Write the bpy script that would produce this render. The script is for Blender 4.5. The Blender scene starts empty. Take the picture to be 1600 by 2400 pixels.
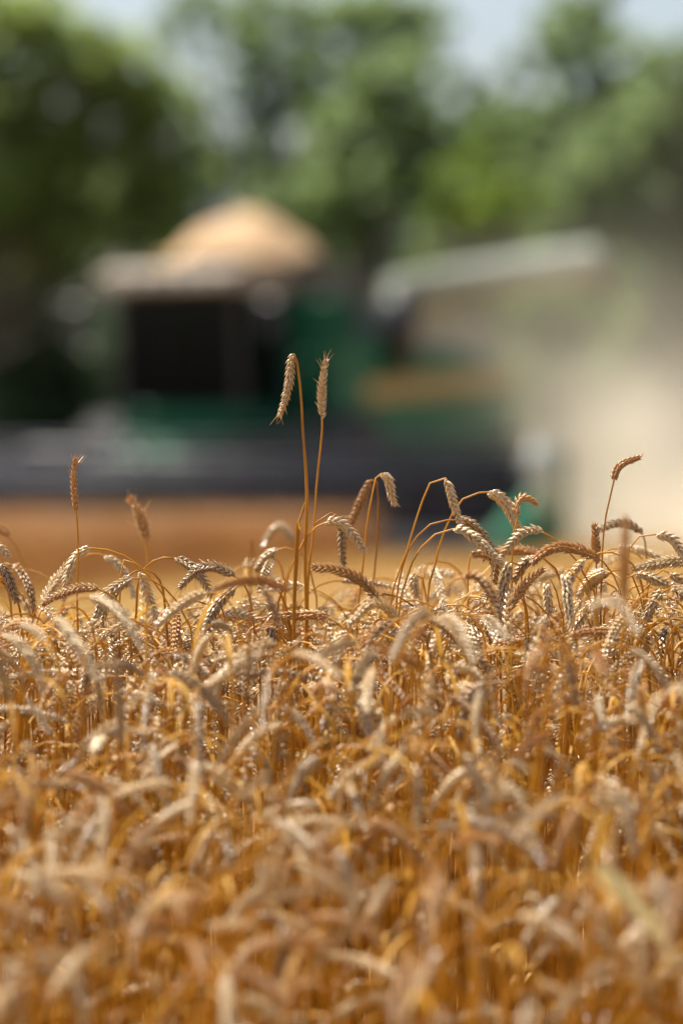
import bpy, math, random
import numpy as np
from mathutils import Vector

rng = np.random.default_rng(11)
random.seed(11)
scene = bpy.context.scene
COL = scene.collection

# ------------------------------------------------------------------ camera, sky, sun, exposure
CAM_H = 1.03            # metres above the soil
LENS, SENSOR = 135.0, 24.0
FPX = LENS / SENSOR * 1600.0
FOCUS = 5.30
PITCH = math.atan(55.0 / FPX)

cam_d = bpy.data.cameras.new('camera')
cam = bpy.data.objects.new('camera', cam_d)
COL.objects.link(cam)
cam.location = (0, 0, CAM_H)
cam.rotation_euler = (math.radians(90) - PITCH, 0, 0)
cam_d.sensor_fit = 'HORIZONTAL'
cam_d.sensor_width = SENSOR
cam_d.lens = LENS
cam_d.clip_start = 0.05
cam_d.clip_end = 3000
cam_d.dof.use_dof = True
cam_d.dof.focus_distance = FOCUS
cam_d.dof.aperture_fstop = 2.2
scene.camera = cam

SUN = Vector((-0.40, 0.27, 0.88)).normalized()
world = bpy.data.worlds.new('World')
scene.world = world
world.use_nodes = True
wn = world.node_tree
wn.nodes.clear()
sky = wn.nodes.new('ShaderNodeTexSky')
sky.sky_type = 'NISHITA'
sky.sun_disc = False
sky.sun_elevation = math.asin(SUN.z)
sky.sun_rotation = math.atan2(SUN.x, SUN.y)
sky.air_density = 1.0
sky.dust_density = 4.2
bg = wn.nodes.new('ShaderNodeBackground')
bg.inputs['Strength'].default_value = 0.092
wo = wn.nodes.new('ShaderNodeOutputWorld')
wn.links.new(sky.outputs[0], bg.inputs[0])
wn.links.new(bg.outputs[0], wo.inputs[0])

sun_d = bpy.data.lights.new('sun', 'SUN')
sun_d.energy = 5.0
sun_d.angle = math.radians(0.53)
sun_d.color = (1.0, 0.95, 0.86)
sun = bpy.data.objects.new('sun', sun_d)
COL.objects.link(sun)
sun.rotation_euler = (-SUN).to_track_quat('-Z', 'Y').to_euler()

vs = scene.view_settings
scene.display_settings.display_device = 'sRGB'
vs.view_transform = 'Standard'
vs.look = 'None'
vs.exposure = 1.12
vs.gamma = 1.0
vs.use_curve_mapping = False
scene.render.engine = 'CYCLES'
scene.cycles.use_denoising = True
scene.cycles.volume_bounces = 3
scene.cycles.max_bounces = 10
scene.cycles.diffuse_bounces = 4
scene.cycles.transmission_bounces = 6
scene.cycles.transparent_max_bounces = 8


# ------------------------------------------------------------------ helpers
def P3(sx, sy, d):
    """a point the lens sees at (sx, sy) of the 1600 x 2400 frame, d metres away along the axis"""
    f = np.array([0, math.cos(PITCH), -math.sin(PITCH)])
    u = np.array([0, math.sin(PITCH), math.cos(PITCH)])
    r = np.array([1.0, 0, 0])
    return np.array([0, 0, CAM_H]) + d * (f + r * (sx - 800) / FPX + u * (1200 - sy) / FPX)


def project(p):
    f = np.array([0, math.cos(PITCH), -math.sin(PITCH)])
    u = np.array([0, math.sin(PITCH), math.cos(PITCH)])
    q = np.asarray(p) - np.array([0, 0, CAM_H])
    d = q @ f
    return 800 + FPX * q[..., 0] / d, 1200 - FPX * (q @ u) / d, d


def gz(y):
    """a bank slopes down towards the camera; past it the soil rises gently towards the trees"""
    return 0.0026 * np.clip(y - 8, 0, 60) - 0.155 * np.clip(5.3 - np.asarray(y, float), 0, 3.2)


def nodes_mat(name):
    m = bpy.data.materials.new(name)
    m.use_nodes = True
    nt = m.node_tree
    nt.nodes.clear()
    out = nt.nodes.new('ShaderNodeOutputMaterial')
    return m, nt, out


def principled(name, col, rough=0.5, metal=0.0, var=0.12, scale=8.0, spec=0.5, bump=0.0):
    m, nt, out = nodes_mat(name)
    b = nt.nodes.new('ShaderNodeBsdfPrincipled')
    b.inputs['Roughness'].default_value = rough
    b.inputs['Metallic'].default_value = metal
    b.inputs['Specular IOR Level'].default_value = spec
    tc = nt.nodes.new('ShaderNodeTexCoord')
    nz = nt.nodes.new('ShaderNodeTexNoise')
    nz.inputs['Scale'].default_value = scale
    nz.inputs['Detail'].default_value = 5
    nt.links.new(tc.outputs['Object'], nz.inputs['Vector'])
    rp = nt.nodes.new('ShaderNodeValToRGB')
    rp.color_ramp.elements[0].position = 0.3
    rp.color_ramp.elements[1].position = 0.7
    rp.color_ramp.elements[0].color = tuple(c * (1 - var) for c in col) + (1,)
    rp.color_ramp.elements[1].color = tuple(min(1, c * (1 + var)) for c in col) + (1,)
    nt.links.new(nz.outputs['Fac'], rp.inputs['Fac'])
    nt.links.new(rp.outputs['Color'], b.inputs['Base Color'])
    if bump:
        bp = nt.nodes.new('ShaderNodeBump')
        bp.inputs['Strength'].default_value = bump
        nt.links.new(nz.outputs['Fac'], bp.inputs['Height'])
        nt.links.new(bp.outputs['Normal'], b.inputs['Normal'])
    nt.links.new(b.outputs[0], out.inputs[0])
    return m


def plant_mat(name, dark, light, trans, tfac, rough, spec, nscale, spread=1.0):
    """a thin dry or green plant tissue: gloss + colour that differs plant by plant + light shining through"""
    m, nt, out = nodes_mat(name)
    b = nt.nodes.new('ShaderNodeBsdfPrincipled')
    b.inputs['Roughness'].default_value = rough
    b.inputs['Specular IOR Level'].default_value = spec
    at = nt.nodes.new('ShaderNodeAttribute')
    at.attribute_name = 'tint'
    tc = nt.nodes.new('ShaderNodeTexCoord')
    nz = nt.nodes.new('ShaderNodeTexNoise')
    nz.inputs['Scale'].default_value = nscale
    nz.inputs['Detail'].default_value = 3
    nt.links.new(tc.outputs['Object'], nz.inputs['Vector'])
    a1 = nt.nodes.new('ShaderNodeMath'); a1.operation = 'MULTIPLY_ADD'
    a1.inputs[1].default_value = 0.9
    nt.links.new(nz.outputs['Fac'], a1.inputs[0])
    a2 = nt.nodes.new('ShaderNodeMath'); a2.operation = 'MULTIPLY_ADD'
    a2.inputs[1].default_value = 0.75 * spread
    a2.inputs[2].default_value = -0.35 * spread
    nt.links.new(at.outputs['Fac'], a2.inputs[0])
    nt.links.new(a2.outputs[0], a1.inputs[2])
    rp = nt.nodes.new('ShaderNodeValToRGB')
    rp.color_ramp.elements[0].position = 0.1
    rp.color_ramp.elements[1].position = 0.9
    rp.color_ramp.elements[0].color = dark + (1,)
    rp.color_ramp.elements[1].color = light + (1,)
    nt.links.new(a1.outputs[0], rp.inputs['Fac'])
    nt.links.new(rp.outputs['Color'], b.inputs['Base Color'])
    t = nt.nodes.new('ShaderNodeBsdfTranslucent')
    t.inputs['Color'].default_value = trans + (1,)
    mx = nt.nodes.new('ShaderNodeMixShader')
    mx.inputs[0].default_value = tfac
    nt.links.new(b.outputs[0], mx.inputs[1])
    nt.links.new(t.outputs[0], mx.inputs[2])
    nt.links.new(mx.outputs[0], out.inputs[0])
    return m


M = {}
M['ear'] = plant_mat('ripe_wheat_husk', (0.31, 0.19, 0.072), (0.80, 0.61, 0.33), (0.85, 0.46, 0.09), 0.12, 0.23, 1.0, 160, 1.1)
M['brown_ear'] = plant_mat('brown_wheat_husk', (0.36, 0.205, 0.065), (0.64, 0.41, 0.165), (0.82, 0.43, 0.08), 0.32, 0.34, 0.7, 160)
M['straw'] = plant_mat('golden_straw', (0.25, 0.115, 0.006), (0.58, 0.32, 0.028), (0.86, 0.45, 0.02), 0.32, 0.45, 0.4, 25)
M['dry_leaf'] = plant_mat('dry_leaf', (0.42, 0.22, 0.04), (0.56, 0.34, 0.09), (0.55, 0.30, 0.05), 0.30, 0.6, 0.12, 30)
M['pale_leaf'] = plant_mat('pale_leaf', (0.60, 0.50, 0.20), (0.78, 0.68, 0.34), (0.82, 0.70, 0.26), 0.42, 0.42, 0.4, 30)
M['far_crop'] = plant_mat('standing_crop', (0.27, 0.14, 0.052), (0.43, 0.25, 0.105), (0.42, 0.20, 0.06), 0.22, 0.5, 0.3, 3)
M['stubble'] = plant_mat('cut_straw', (0.40, 0.24, 0.065), (0.58, 0.39, 0.13), (0.55, 0.35, 0.10), 0.2, 0.5, 0.35, 3)
M['leaf_a'] = plant_mat('tree_leaf_yellow_green', (0.085, 0.13, 0.035), (0.165, 0.22, 0.06), (0.36, 0.45, 0.14), 0.57, 0.5, 0.35, 1.2)
M['leaf_b'] = plant_mat('tree_leaf_deep_green', (0.065, 0.10, 0.04), (0.125, 0.17, 0.065), (0.27, 0.36, 0.13), 0.56, 0.5, 0.4, 1.2)
M['leaf_c'] = plant_mat('tree_leaf_fresh_green', (0.07, 0.115, 0.014), (0.125, 0.18, 0.024), (0.20, 0.29, 0.03), 0.42, 0.5, 0.35, 1.2)
M['leaf_d'] = plant_mat('shade_darkened_leaf', (0.022, 0.042, 0.02), (0.05, 0.08, 0.032), (0.06, 0.10, 0.035), 0.3, 0.5, 0.35, 1.2)  # shade of the understorey and far trees is put into this darker leaf colour
M['bark'] = principled('bark', (0.09, 0.07, 0.055), 0.9, var=0.4, scale=6, bump=0.6)
M['green'] = principled('green_paint', (0.012, 0.105, 0.050), 0.55, var=0.25, scale=2.5, spec=0.2)
M['dusty_green'] = principled('dusty_green_paint', (0.10, 0.17, 0.11), 0.55, var=0.25, scale=2.0)
M['pale_green'] = principled('dust_covered_tube_paint', (0.29, 0.31, 0.25), 0.8, spec=0.15, var=0.12, scale=2.0)
M['yellow'] = principled('yellow_paint', (0.60, 0.36, 0.03), 0.4, var=0.12, scale=3)
M['dusty_yellow'] = principled('dusty_yellow_paint', (0.34, 0.22, 0.06), 0.6, var=0.15, scale=3)
M['roof'] = principled('dusty_roof_paint', (0.30, 0.26, 0.21), 0.75, var=0.15, scale=3, spec=0.03)
M['black'] = principled('black_paint', (0.018, 0.019, 0.022), 0.45, var=0.2, scale=4)
M['steel'] = principled('blue_grey_steel', (0.038, 0.040, 0.050), 0.6, metal=0.0, var=0.55, scale=1.6, spec=0.2)
M['grey'] = principled('dusty_grey_metal', (0.30, 0.29, 0.26), 0.6, var=0.2, scale=3)
M['dark_grey'] = principled('dark_grey_cover', (0.085, 0.085, 0.082), 0.6, var=0.2, scale=3)
M['shield'] = principled('pale_shield', (0.42, 0.47, 0.43), 0.5, var=0.08, scale=3)
M['rubber'] = principled('tyre_rubber', (0.03, 0.028, 0.026), 0.85, var=0.3, scale=6, bump=0.3)
M['seat'] = principled('brown_seat_fabric', (0.05, 0.043, 0.037), 0.85, var=0.2, scale=8)
M['grain'] = principled('wheat_grain', (0.37, 0.235, 0.115), 0.85, var=0.18, scale=30, bump=0.5)
M['grain_panel'] = principled('dusty_beige_panel', (0.42, 0.36, 0.30), 0.7, var=0.1, spec=0.1)
M['lamp'] = principled('lamp_lens', (0.22, 0.21, 0.19), 0.6, var=0.05, spec=0.1)


def make_glass():
    m, nt, out = nodes_mat('tinted_cab_glass')
    tr = nt.nodes.new('ShaderNodeBsdfTransparent')
    tr.inputs['Color'].default_value = (0.30, 0.34, 0.34, 1)
    gl = nt.nodes.new('ShaderNodeBsdfGlossy')
    gl.inputs['Roughness'].default_value = 0.05
    fr = nt.nodes.new('ShaderNodeFresnel')
    fr.inputs['IOR'].default_value = 1.45
    mx = nt.nodes.new('ShaderNodeMixShader')
    nt.links.new(fr.outputs[0], mx.inputs[0])
    nt.links.new(tr.outputs[0], mx.inputs[1])
    nt.links.new(gl.outputs[0], mx.inputs[2])
    nt.links.new(mx.outputs[0], out.inputs[0])
    return m


M['glass'] = make_glass()


def make_ground():
    m, nt, out = nodes_mat('straw_littered_soil')
    b = nt.nodes.new('ShaderNodeBsdfPrincipled')
    b.inputs['Roughness'].default_value = 0.95
    geo = nt.nodes.new('ShaderNodeNewGeometry')
    n1 = nt.nodes.new('ShaderNodeTexNoise'); n1.inputs['Scale'].default_value = 9; n1.inputs['Detail'].default_value = 8
    n2 = nt.nodes.new('ShaderNodeTexNoise'); n2.inputs['Scale'].default_value = 0.35; n2.inputs['Detail'].default_value = 3
    nt.links.new(geo.outputs['Position'], n1.inputs['Vector'])
    nt.links.new(geo.outputs['Position'], n2.inputs['Vector'])
    rp = nt.nodes.new('ShaderNodeValToRGB')
    rp.color_ramp.elements[0].position = 0.32; rp.color_ramp.elements[0].color = (0.24, 0.135, 0.05, 1)
    rp.color_ramp.elements[1].position = 0.62; rp.color_ramp.elements[1].color = (0.46, 0.29, 0.10, 1)
    nt.links.new(n1.outputs['Fac'], rp.inputs['Fac'])
    mx = nt.nodes.new('ShaderNodeMix'); mx.data_type = 'RGBA'; mx.blend_type = 'MULTIPLY'
    mx.inputs[0].default_value = 0.35
    nt.links.new(rp.outputs['Color'], mx.inputs[6])
    nt.links.new(n2.outputs['Color'], mx.inputs[7])
    # grass verge past the field edge
    sp = nt.nodes.new('ShaderNodeSeparateXYZ')
    nt.links.new(geo.outputs['Position'], sp.inputs[0])
    gr = nt.nodes.new('ShaderNodeMapRange')
    gr.inputs[1].default_value = 68; gr.inputs[2].default_value = 71
    nt.links.new(sp.outputs['Y'], gr.inputs[0])
    m2 = nt.nodes.new('ShaderNodeMix'); m2.data_type = 'RGBA'
    nt.links.new(gr.outputs[0], m2.inputs[0])
    nt.links.new(mx.outputs[2], m2.inputs[6])
    m2.inputs[7].default_value = (0.07, 0.10, 0.03, 1)
    nt.links.new(m2.outputs[2], b.inputs['Base Color'])
    bp = nt.nodes.new('ShaderNodeBump'); bp.inputs['Strength'].default_value = 0.6
    nt.links.new(n1.outputs['Fac'], bp.inputs['Height'])
    nt.links.new(bp.outputs['Normal'], b.inputs['Normal'])
    nt.links.new(b.outputs[0], out.inputs[0])
    return m


M['ground'] = make_ground()


def mesh_np(name, V, F, mats, smooth=True, tint=None, mat_idx=None):
    """V (n,3); F an (m,3) or (m,4) int array"""
    V = np.asarray(V, np.float32)
    F = np.asarray(F, np.int32)
    k = F.shape[1]
    me = bpy.data.meshes.new(name)
    me.vertices.add(len(V))
    me.vertices.foreach_set('co', V.ravel())
    me.loops.add(F.size)
    me.loops.foreach_set('vertex_index', F.ravel())
    me.polygons.add(len(F))
    me.polygons.foreach_set('loop_start', np.arange(0, F.size, k, dtype=np.int32))
    me.polygons.foreach_set('use_smooth', np.full(len(F), smooth, dtype=bool))
    for m in mats if isinstance(mats, (list, tuple)) else [mats]:
        me.materials.append(m)
    if mat_idx is not None:
        me.polygons.foreach_set('material_index', np.asarray(mat_idx, np.int32))
    if tint is not None:
        a = me.attributes.new('tint', 'FLOAT', 'POINT')
        a.data.foreach_set('value', np.broadcast_to(np.asarray(tint, np.float32), (len(V),)).copy())
    me.update(calc_edges=True)
    return me


def link(name, data, parent=None, loc=None, rotz=None):
    o = bpy.data.objects.new(name, data)
    COL.objects.link(o)
    if parent is not None:
        o.parent = parent
    if loc is not None:
        o.location = loc
    if rotz is not None:
        o.rotation_euler = (0, 0, rotz)
    return o


def tag(o, label=None, cat=None, group=None, kind=None):
    for k, v in (('label', label), ('category', cat), ('group', group), ('kind', kind)):
        if v:
            o[k] = v
    return o


class MB:
    """collects quads/tris of one mesh"""
    def __init__(s):
        s.V, s.F, s.n = [], [], 0

    def add(s, V, F):
        V = np.asarray(V, float)
        s.V.append(V)
        s.F.extend([tuple(int(i) + s.n for i in f) for f in F])
        s.n += len(V)
        return s

    def box(s, x0, x1, y0, y1, z0, z1, b=0.02):
        """a box with chamfered vertical and horizontal edges"""
        b = min(b, (x1 - x0) * .3, (y1 - y0) * .3, (z1 - z0) * .3)
        V = []
        for z, i in ((z0, b), (z0 + b, 0), (z1 - b, 0), (z1, b)):
            X0, X1, Y0, Y1 = x0 + i, x1 - i, y0 + i, y1 - i
            c = b
            V += [(X0 + c, Y0, z), (X1 - c, Y0, z), (X1, Y0 + c, z), (X1, Y1 - c, z), (X1 - c, Y1, z), (X0 + c, Y1, z), (X0, Y1 - c, z), (X0, Y0 + c, z)]
        F = [tuple(range(7, -1, -1)), tuple(range(24, 32))]
        for r in range(3):
            for k in range(8):
                a, c = r * 8 + k, r * 8 + (k + 1) % 8
                F.append((a, c, c + 8, a + 8))
        return s.add(V, F)

    def hull(s, lo, hi):
        """two quads joined: lo and hi are four points each, same order"""
        return s.add(list(lo) + list(hi), [(3, 2, 1, 0), (4, 5, 6, 7), (0, 1, 5, 4), (1, 2, 6, 5), (2, 3, 7, 6), (3, 0, 4, 7)])

    def prism_x(s, prof, x0, x1):
        """a (y,z) outline extruded along x"""
        n = len(prof)
        V = [(x0, y, z) for y, z in prof] + [(x1, y, z) for y, z in prof]
        F = [tuple(range(n - 1, -1, -1)), tuple(range(n, 2 * n))]
        F += [(k, (k + 1) % n, n + (k + 1) % n, n + k) for k in range(n)]
        return s.add(V, F)

    def tube(s, pts, rad, sides=10, caps=True):
        V, F = tube_geo(np.asarray(pts, float), np.broadcast_to(np.asarray(rad, float), (len(pts),)), sides)
        F = [tuple(f) for f in F]
        if caps:
            F.append(tuple(range(sides - 1, -1, -1)))
            F.append(tuple(range(len(V) - sides, len(V))))
        return s.add(V, F)

    def lathe_x(s, prof, x, y, z, sides=28):
        """(offset along x, radius) outline turned round an axle along x"""
        V = []
        for ox, r in prof:
            for k in range(sides):
                a = 2 * math.pi * k / sides
                V.append((x + ox, y + r * math.cos(a), z + r * math.sin(a)))
        F = []
        for r in range(len(prof) - 1):
            for k in range(sides):
                k2 = (k + 1) % sides
                F.append((r * sides + k, r * sides + k2, (r + 1) * sides + k2, (r + 1) * sides + k))
        F.append(tuple(range(sides - 1, -1, -1)))
        F.append(tuple(range((len(prof) - 1) * sides, len(prof) * sides)))
        return s.add(V, F)

    def build(s, name, mat, parent=None, smooth=False):
        me = bpy.data.meshes.new(name)
        me.from_pydata([tuple(v) for v in np.concatenate(s.V)], [], s.F)
        me.materials.append(mat)
        me.polygons.foreach_set('use_smooth', np.full(len(me.polygons), smooth, dtype=bool))
        me.update()
        return link(name, me, parent)


def frames_along(P):
    """tangents and two side vectors that do not spin along a polyline"""
    T = np.gradient(P, axis=0)
    T /= np.linalg.norm(T, axis=1, keepdims=True) + 1e-12
    ref = np.array([0, 1.0, 0]) if abs(T[0, 1]) < 0.8 else np.array([1.0, 0, 0])
    a = ref - T[0] * (ref @ T[0])
    a /= np.linalg.norm(a)
    A = np.zeros_like(P)
    for i in range(len(P)):
        a = a - T[i] * (a @ T[i])
        a /= np.linalg.norm(a) + 1e-12
        A[i] = a
    B = np.cross(T, A)
    return T, A, B


def tube_geo(P, rad, sides):
    T, A, B = frames_along(P)
    ang = np.arange(sides) * 2 * math.pi / sides
    c, s = np.cos(ang), np.sin(ang)
    V = P[:, None, :] + rad[:, None, None] * (c[None, :, None] * A[:, None, :] + s[None, :, None] * B[:, None, :])
    V = V.reshape(-1, 3)
    n = len(P)
    i = np.arange(n - 1)[:, None] * sides
    k = np.arange(sides)[None, :]
    k2 = (k + 1) % sides
    F = np.stack([i + k, i + k2, i + sides + k2, i + sides + k], -1).reshape(-1, 4)
    return V, F


def resample(pts, n):
    """Catmull-Rom through pts, n points evenly spaced by length"""
    p = np.asarray(pts, float)
    if len(p) == 2:
        return p[0] + (p[1] - p[0]) * np.linspace(0, 1, n)[:, None]
    q = np.vstack([2 * p[0] - p[1], p, 2 * p[-1] - p[-2]])
    out = []
    for i in range(1, len(q) - 2):
        t = np.linspace(0, 1, 16, endpoint=False)[:, None]
        a, b, c, d = q[i - 1], q[i], q[i + 1], q[i + 2]
        out.append(0.5 * (2 * b + (c - a) * t + (2 * a - 5 * b + 4 * c - d) * t * t + (3 * b - a - 3 * c + d) * t ** 3))
    out.append(p[-1:])
    o = np.concatenate(out)
    s = np.r_[0, np.cumsum(np.linalg.norm(np.diff(o, axis=0), axis=1))]
    u = np.linspace(0, s[-1], n)
    return np.stack([np.interp(u, s, o[:, k]) for k in range(3)], 1)


# ------------------------------------------------------------------ ground
ys = np.r_[-30, -5, 2.1, 5.3, 8, 14, 20, 30, 40, 50, 60, 68, 80, 120, 300, 1500]
xs = np.r_[-900, -200, -60, -30, -15, -8, -4, 0, 4, 8, 15, 30, 60, 200, 900]
X, Y = np.meshgrid(xs, ys)
V = np.stack([X, Y, gz(Y)], -1).reshape(-1, 3)
nx = len(xs)
F = np.array([(j * nx + i, j * nx + i + 1, (j + 1) * nx + i + 1, (j + 1) * nx + i) for j in range(len(ys) - 1) for i in range(nx - 1)])
tag(link('ground', mesh_np('ground', V, F, M['ground'])), kind='structure')


# ------------------------------------------------------------------ trees
K = 1600 / 1568.0


def leaf_cloud(lobes, size, seed):
    """leaf-sized rhombic faces spread through uneven lobes; lobes: (centre, radii, count)"""
    r = np.random.default_rng(seed)
    C, T = [], []
    for c, rad, n in lobes:
        d = r.normal(size=(n, 3))
        d /= np.linalg.norm(d, axis=1, keepdims=True)
        # sub-clumps make the outline uneven and leave gaps
        k = max(5, n // 36)
        cd = r.normal(size=(k, 3)); cd /= np.linalg.norm(cd, axis=1, keepdims=True)
        cc = cd * (r.random((k, 1)) ** 0.45) * 0.92
        pick = r.integers(0, k, n)
        p = cc[pick] + d * (r.random((n, 1)) ** 0.5) * 0.32
        C.append(np.asarray(c) + p * np.asarray(rad))
        T.append(np.clip(0.5 + 0.22 * r.normal(size=k)[pick] + 0.1 * r.normal(size=n), 0, 1))
    C = np.concatenate(C); T = np.concatenate(T)
    n = len(C)
    a = r.normal(size=(n, 3)); a[:, 2] *= 0.6
    a /= np.linalg.norm(a, axis=1, keepdims=True)
    b = np.cross(a, r.normal(size=(n, 3))); b /= np.linalg.norm(b, axis=1, keepdims=True)
    s = size * (0.65 + 0.7 * r.random((n, 1)))
    V = np.stack([C - a * s, C + b * s * 0.55, C + a * s, C - b * s * 0.55], 1).reshape(-1, 3)
    F = np.arange(4 * n).reshape(-1, 4)
    return V, F, np.repeat(T, 4)


def tree(label, d, lobes, mat, seed, trunk_x=None, size=0.13, cat='tree', name='broadleaf_tree', group='trees at the edge of the field', dens=1.0, trunk_r=0.22):
    """lobes: (x, y, r[, density]) in the 1568-wide picture at distance d; depth is scattered per lobe"""
    r = np.random.default_rng(seed)
    px = FPX / d
    L = []
    for l in lobes:
        x, y, rr = l[0] * K, l[1] * K, l[2] * K
        de = l[3] if len(l) > 3 else 1.0
        off = r.uniform(-1.0, 1.0)
        c = P3(x, y, d + off)
        rad = rr / px
        n = int(de * dens * 4.6 * math.pi * rad * rad / (size * size * 1.1 * 1.05))
        L.append((c, (rad * 1.1, rad * 1.15, rad * 1.05), max(60, n)))
    cs = np.array([l[0] for l in L])
    bx = cs[:, 0].mean() if trunk_x is None else P3(trunk_x * K, 1200, d)[0]
    base = np.array([bx, d, float(gz(d))])
    root = link(name, None, loc=base)
    root.empty_display_size = 0.5
    tag(root, label, cat, group)
    top = cs[:, 2].max() - base[2]
    m = MB()
    h = max(0.5, top * 0.72)
    tr = resample([(0, 0, -0.1), (0.1 * r.normal(), 0.1, h * 0.35), (0.25 * r.normal(), 0, h * 0.7), (0.3 * r.normal(), 0, h)], 10)
    m.tube(tr, np.linspace(trunk_r, trunk_r * 0.25, 10), 8)
    m.build('trunk', M['bark'], root, True)
    m = MB()
    for c in cs:
        e = c - base
        i = int(np.clip(e[2] / h * 9 * 0.62, 1, 8))
        s = tr[i]
        mid = (s + e) / 2 + np.array([0, 0, -0.12 * abs(e[0] - s[0])])
        m.tube(resample([s, mid, e], 6), np.linspace(trunk_r * 0.36, 0.025, 6), 5, False)
    m.build('limb', M['bark'], root, True)
    V, F, T = leaf_cloud(L, size, seed + 100)
    link('crown', mesh_np('crown', V - base, F, mat, False, T), root)
    return root


tree('tall yellow-green tree filling the upper left corner', 80, [
    (20, 20, 120), (-60, 60, 130), (110, 60, 90), (130, 160, 130), (230, 130, 90), (40, 260, 150), (210, 200, 120), (310, 150, 100), (360, 230, 85), (430, 270, 65), (260, 310, 120), (110, 400, 140), (330, 260, 85, .8),
    (380, 330, 80, .8), (440, 370, 70), (300, 430, 120), (420, 440, 90), (170, 530, 140), (20, 520, 140), (-130, 150, 150), (-120, 400, 160), (330, 530, 110)],
    M['leaf_a'], 3, trunk_x=-60, trunk_r=0.3)
tree('tall airy grey-green tree with sky showing through its top, upper centre', 98, [
    (390, 60, 70, .5), (450, 20, 80, .6), (560, 40, 100, .9), (590, 180, 70, .8), (640, 130, 100, .75), (640, 270, 80, 1), (700, 30, 100, .9), (720, 190, 90, .9), (800, 80, 100, .85), (880, 30, 100, .9), (940, 90, 85, .9),
    (600, 340, 70, .45), (680, 360, 80, .7), (740, 280, 80), (470, 140, 30, .4), (820, 180, 90, .8), (450, 235, 50, .7), (530, 225, 50, .6)],
    M['leaf_b'], 5, trunk_x=690)
tree('dense dark green round tree just right of the heaped grain', 84, [
    (880, 210, 100), (800, 330, 110), (930, 300, 110), (720, 440, 100), (850, 430, 110), (960, 190, 70, .8), (620, 460, 80), (960, 400, 100), (780, 520, 110), (640, 540, 100), (1000, 270, 70)],
    M['leaf_b'], 7, trunk_x=830)
tree('fresh lime-green tree behind the unloading tube', 76, [
    (1090, 420, 100), (1150, 470, 100), (1040, 490, 90), (1200, 500, 80), (1130, 560, 90), (1000, 560, 80)],
    M['leaf_c'], 9, trunk_x=1110, trunk_r=0.15)
tree('mid-green tree below the wide gap of sky, upper right of centre', 92, [
    (1090, 230, 70, .8), (1130, 290, 90), (1050, 340, 90), (1190, 330, 90), (1240, 250, 60, .7), (1250, 400, 90), (1170, 220, 50, .5), (1020, 70, 55, .5), (1200, 170, 55, .6), (1235, 60, 45, .45), (1060, 160, 50, .6)],
    M['leaf_b'], 10, trunk_x=1150)
tree('tall dark tree reaching the top edge, upper right', 88, [
    (1330, 50, 80, .8), (1400, 20, 60, .6), (1290, 130, 70, .9), (1390, 120, 80, .7), (1320, 220, 90), (1430, 190, 90, .8), (1260, 300, 70), (1400, 300, 100), (1350, 0, 70, .8)],
    M['leaf_b'], 12, trunk_x=1340)
tree('yellow-green tree at the right edge of the picture', 82, [
    (1520, 170, 80), (1500, 270, 100), (1560, 240, 90), (1430, 360, 110), (1530, 400, 120), (1330, 430, 110), (1440, 510, 120), (1560, 550, 120), (1300, 540, 110), (1650, 300, 140), (1660, 500, 140), (1620, 150, 80)],
    M['leaf_b'], 14, trunk_x=1520, trunk_r=0.28)
for i, (x, lab) in enumerate([(-120, 'far wooded tree behind the left edge of the picture'), (120, 'far tree closing the gap under the yellow-green crown'), (420, 'far tree behind the cab'),
        (700, 'far tree behind the grain tank'), (980, 'far tree between the dense dark tree and the lime-green one'), (1250, 'far tree behind the end of the unloading tube'), (1520, 'far tree behind the dust at the right')]):
    r_ = np.random.default_rng(70 + i)
    lob = [(x + r_.uniform(-150, 150), y + r_.uniform(-40, 40), r_.uniform(90, 125)) for y in (430, 470, 540, 570, 640, 700, 760, 830, 900, 980, 1050)]
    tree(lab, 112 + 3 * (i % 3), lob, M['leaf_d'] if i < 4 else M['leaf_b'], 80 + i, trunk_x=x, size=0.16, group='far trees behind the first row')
# the wood goes on past both sides of the frame
for i, (x, d_, mt, lab) in enumerate([(-330, 84, 'leaf_b', 'deep green tree standing just outside the left edge'), (-640, 80, 'leaf_a', 'yellow-green tree farther outside the left edge'),
        (1860, 84, 'leaf_b', 'deep green tree standing just outside the right edge'), (2160, 81, 'leaf_a', 'yellow-green tree farther outside the right edge')]):
    r_ = np.random.default_rng(170 + i)
    lob = [(x + r_.uniform(-150, 150), y + r_.uniform(-30, 30), r_.uniform(100, 140)) for y in (20, 90, 160, 230, 300, 380, 460, 540, 620, 720, 830, 940, 1030)]
    tree(lab, d_, lob, M[mt], 180 + i, trunk_x=x, trunk_r=0.28)
# understorey: bushes in the shade between the trunks
for i, (x, y, rr, lab) in enumerate([
        (60, 760, 150, 'dark shaded bush at the left edge, left of the cab'), (190, 720, 130, 'dark bush right beside the cab roof, left of the cab'),
        (30, 980, 170, 'low dark bush at the left edge, above the header'), (230, 960, 140, 'low dark bush left of the green feeder house'),
        (560, 640, 150, 'dark bush behind the grain tank'), (820, 620, 160, 'dark bush between the heaped grain and the unloading tube'),
        (1010, 700, 160, 'bush behind the rear hood of the harvester'), (1230, 680, 160, 'bush in the dust under the end of the unloading tube'),
        (1420, 700, 160, 'bush veiled by dust, right of the unloading tube'), (1560, 740, 150, 'bush at the right edge behind the dust')]):
    lob = [(x, y, rr), (x - rr * .6, y + rr * .7, rr * .85), (x + rr * .6, y + rr * .75, rr * .85), (x - rr * .3, y + rr * 1.7, rr), (x + rr * .4, y + rr * 1.8, rr)]
    lob = [l for l in lob if l[1] < 1110]
    tree(lab, 83 + 3.5 * ((i * 7) % 3), lob, M['leaf_d'] if i < 6 else M['leaf_b'], 40 + i, size=0.12, cat='bush', name='bush', group='bushes under the trees', dens=0.9, trunk_r=0.1)

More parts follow.
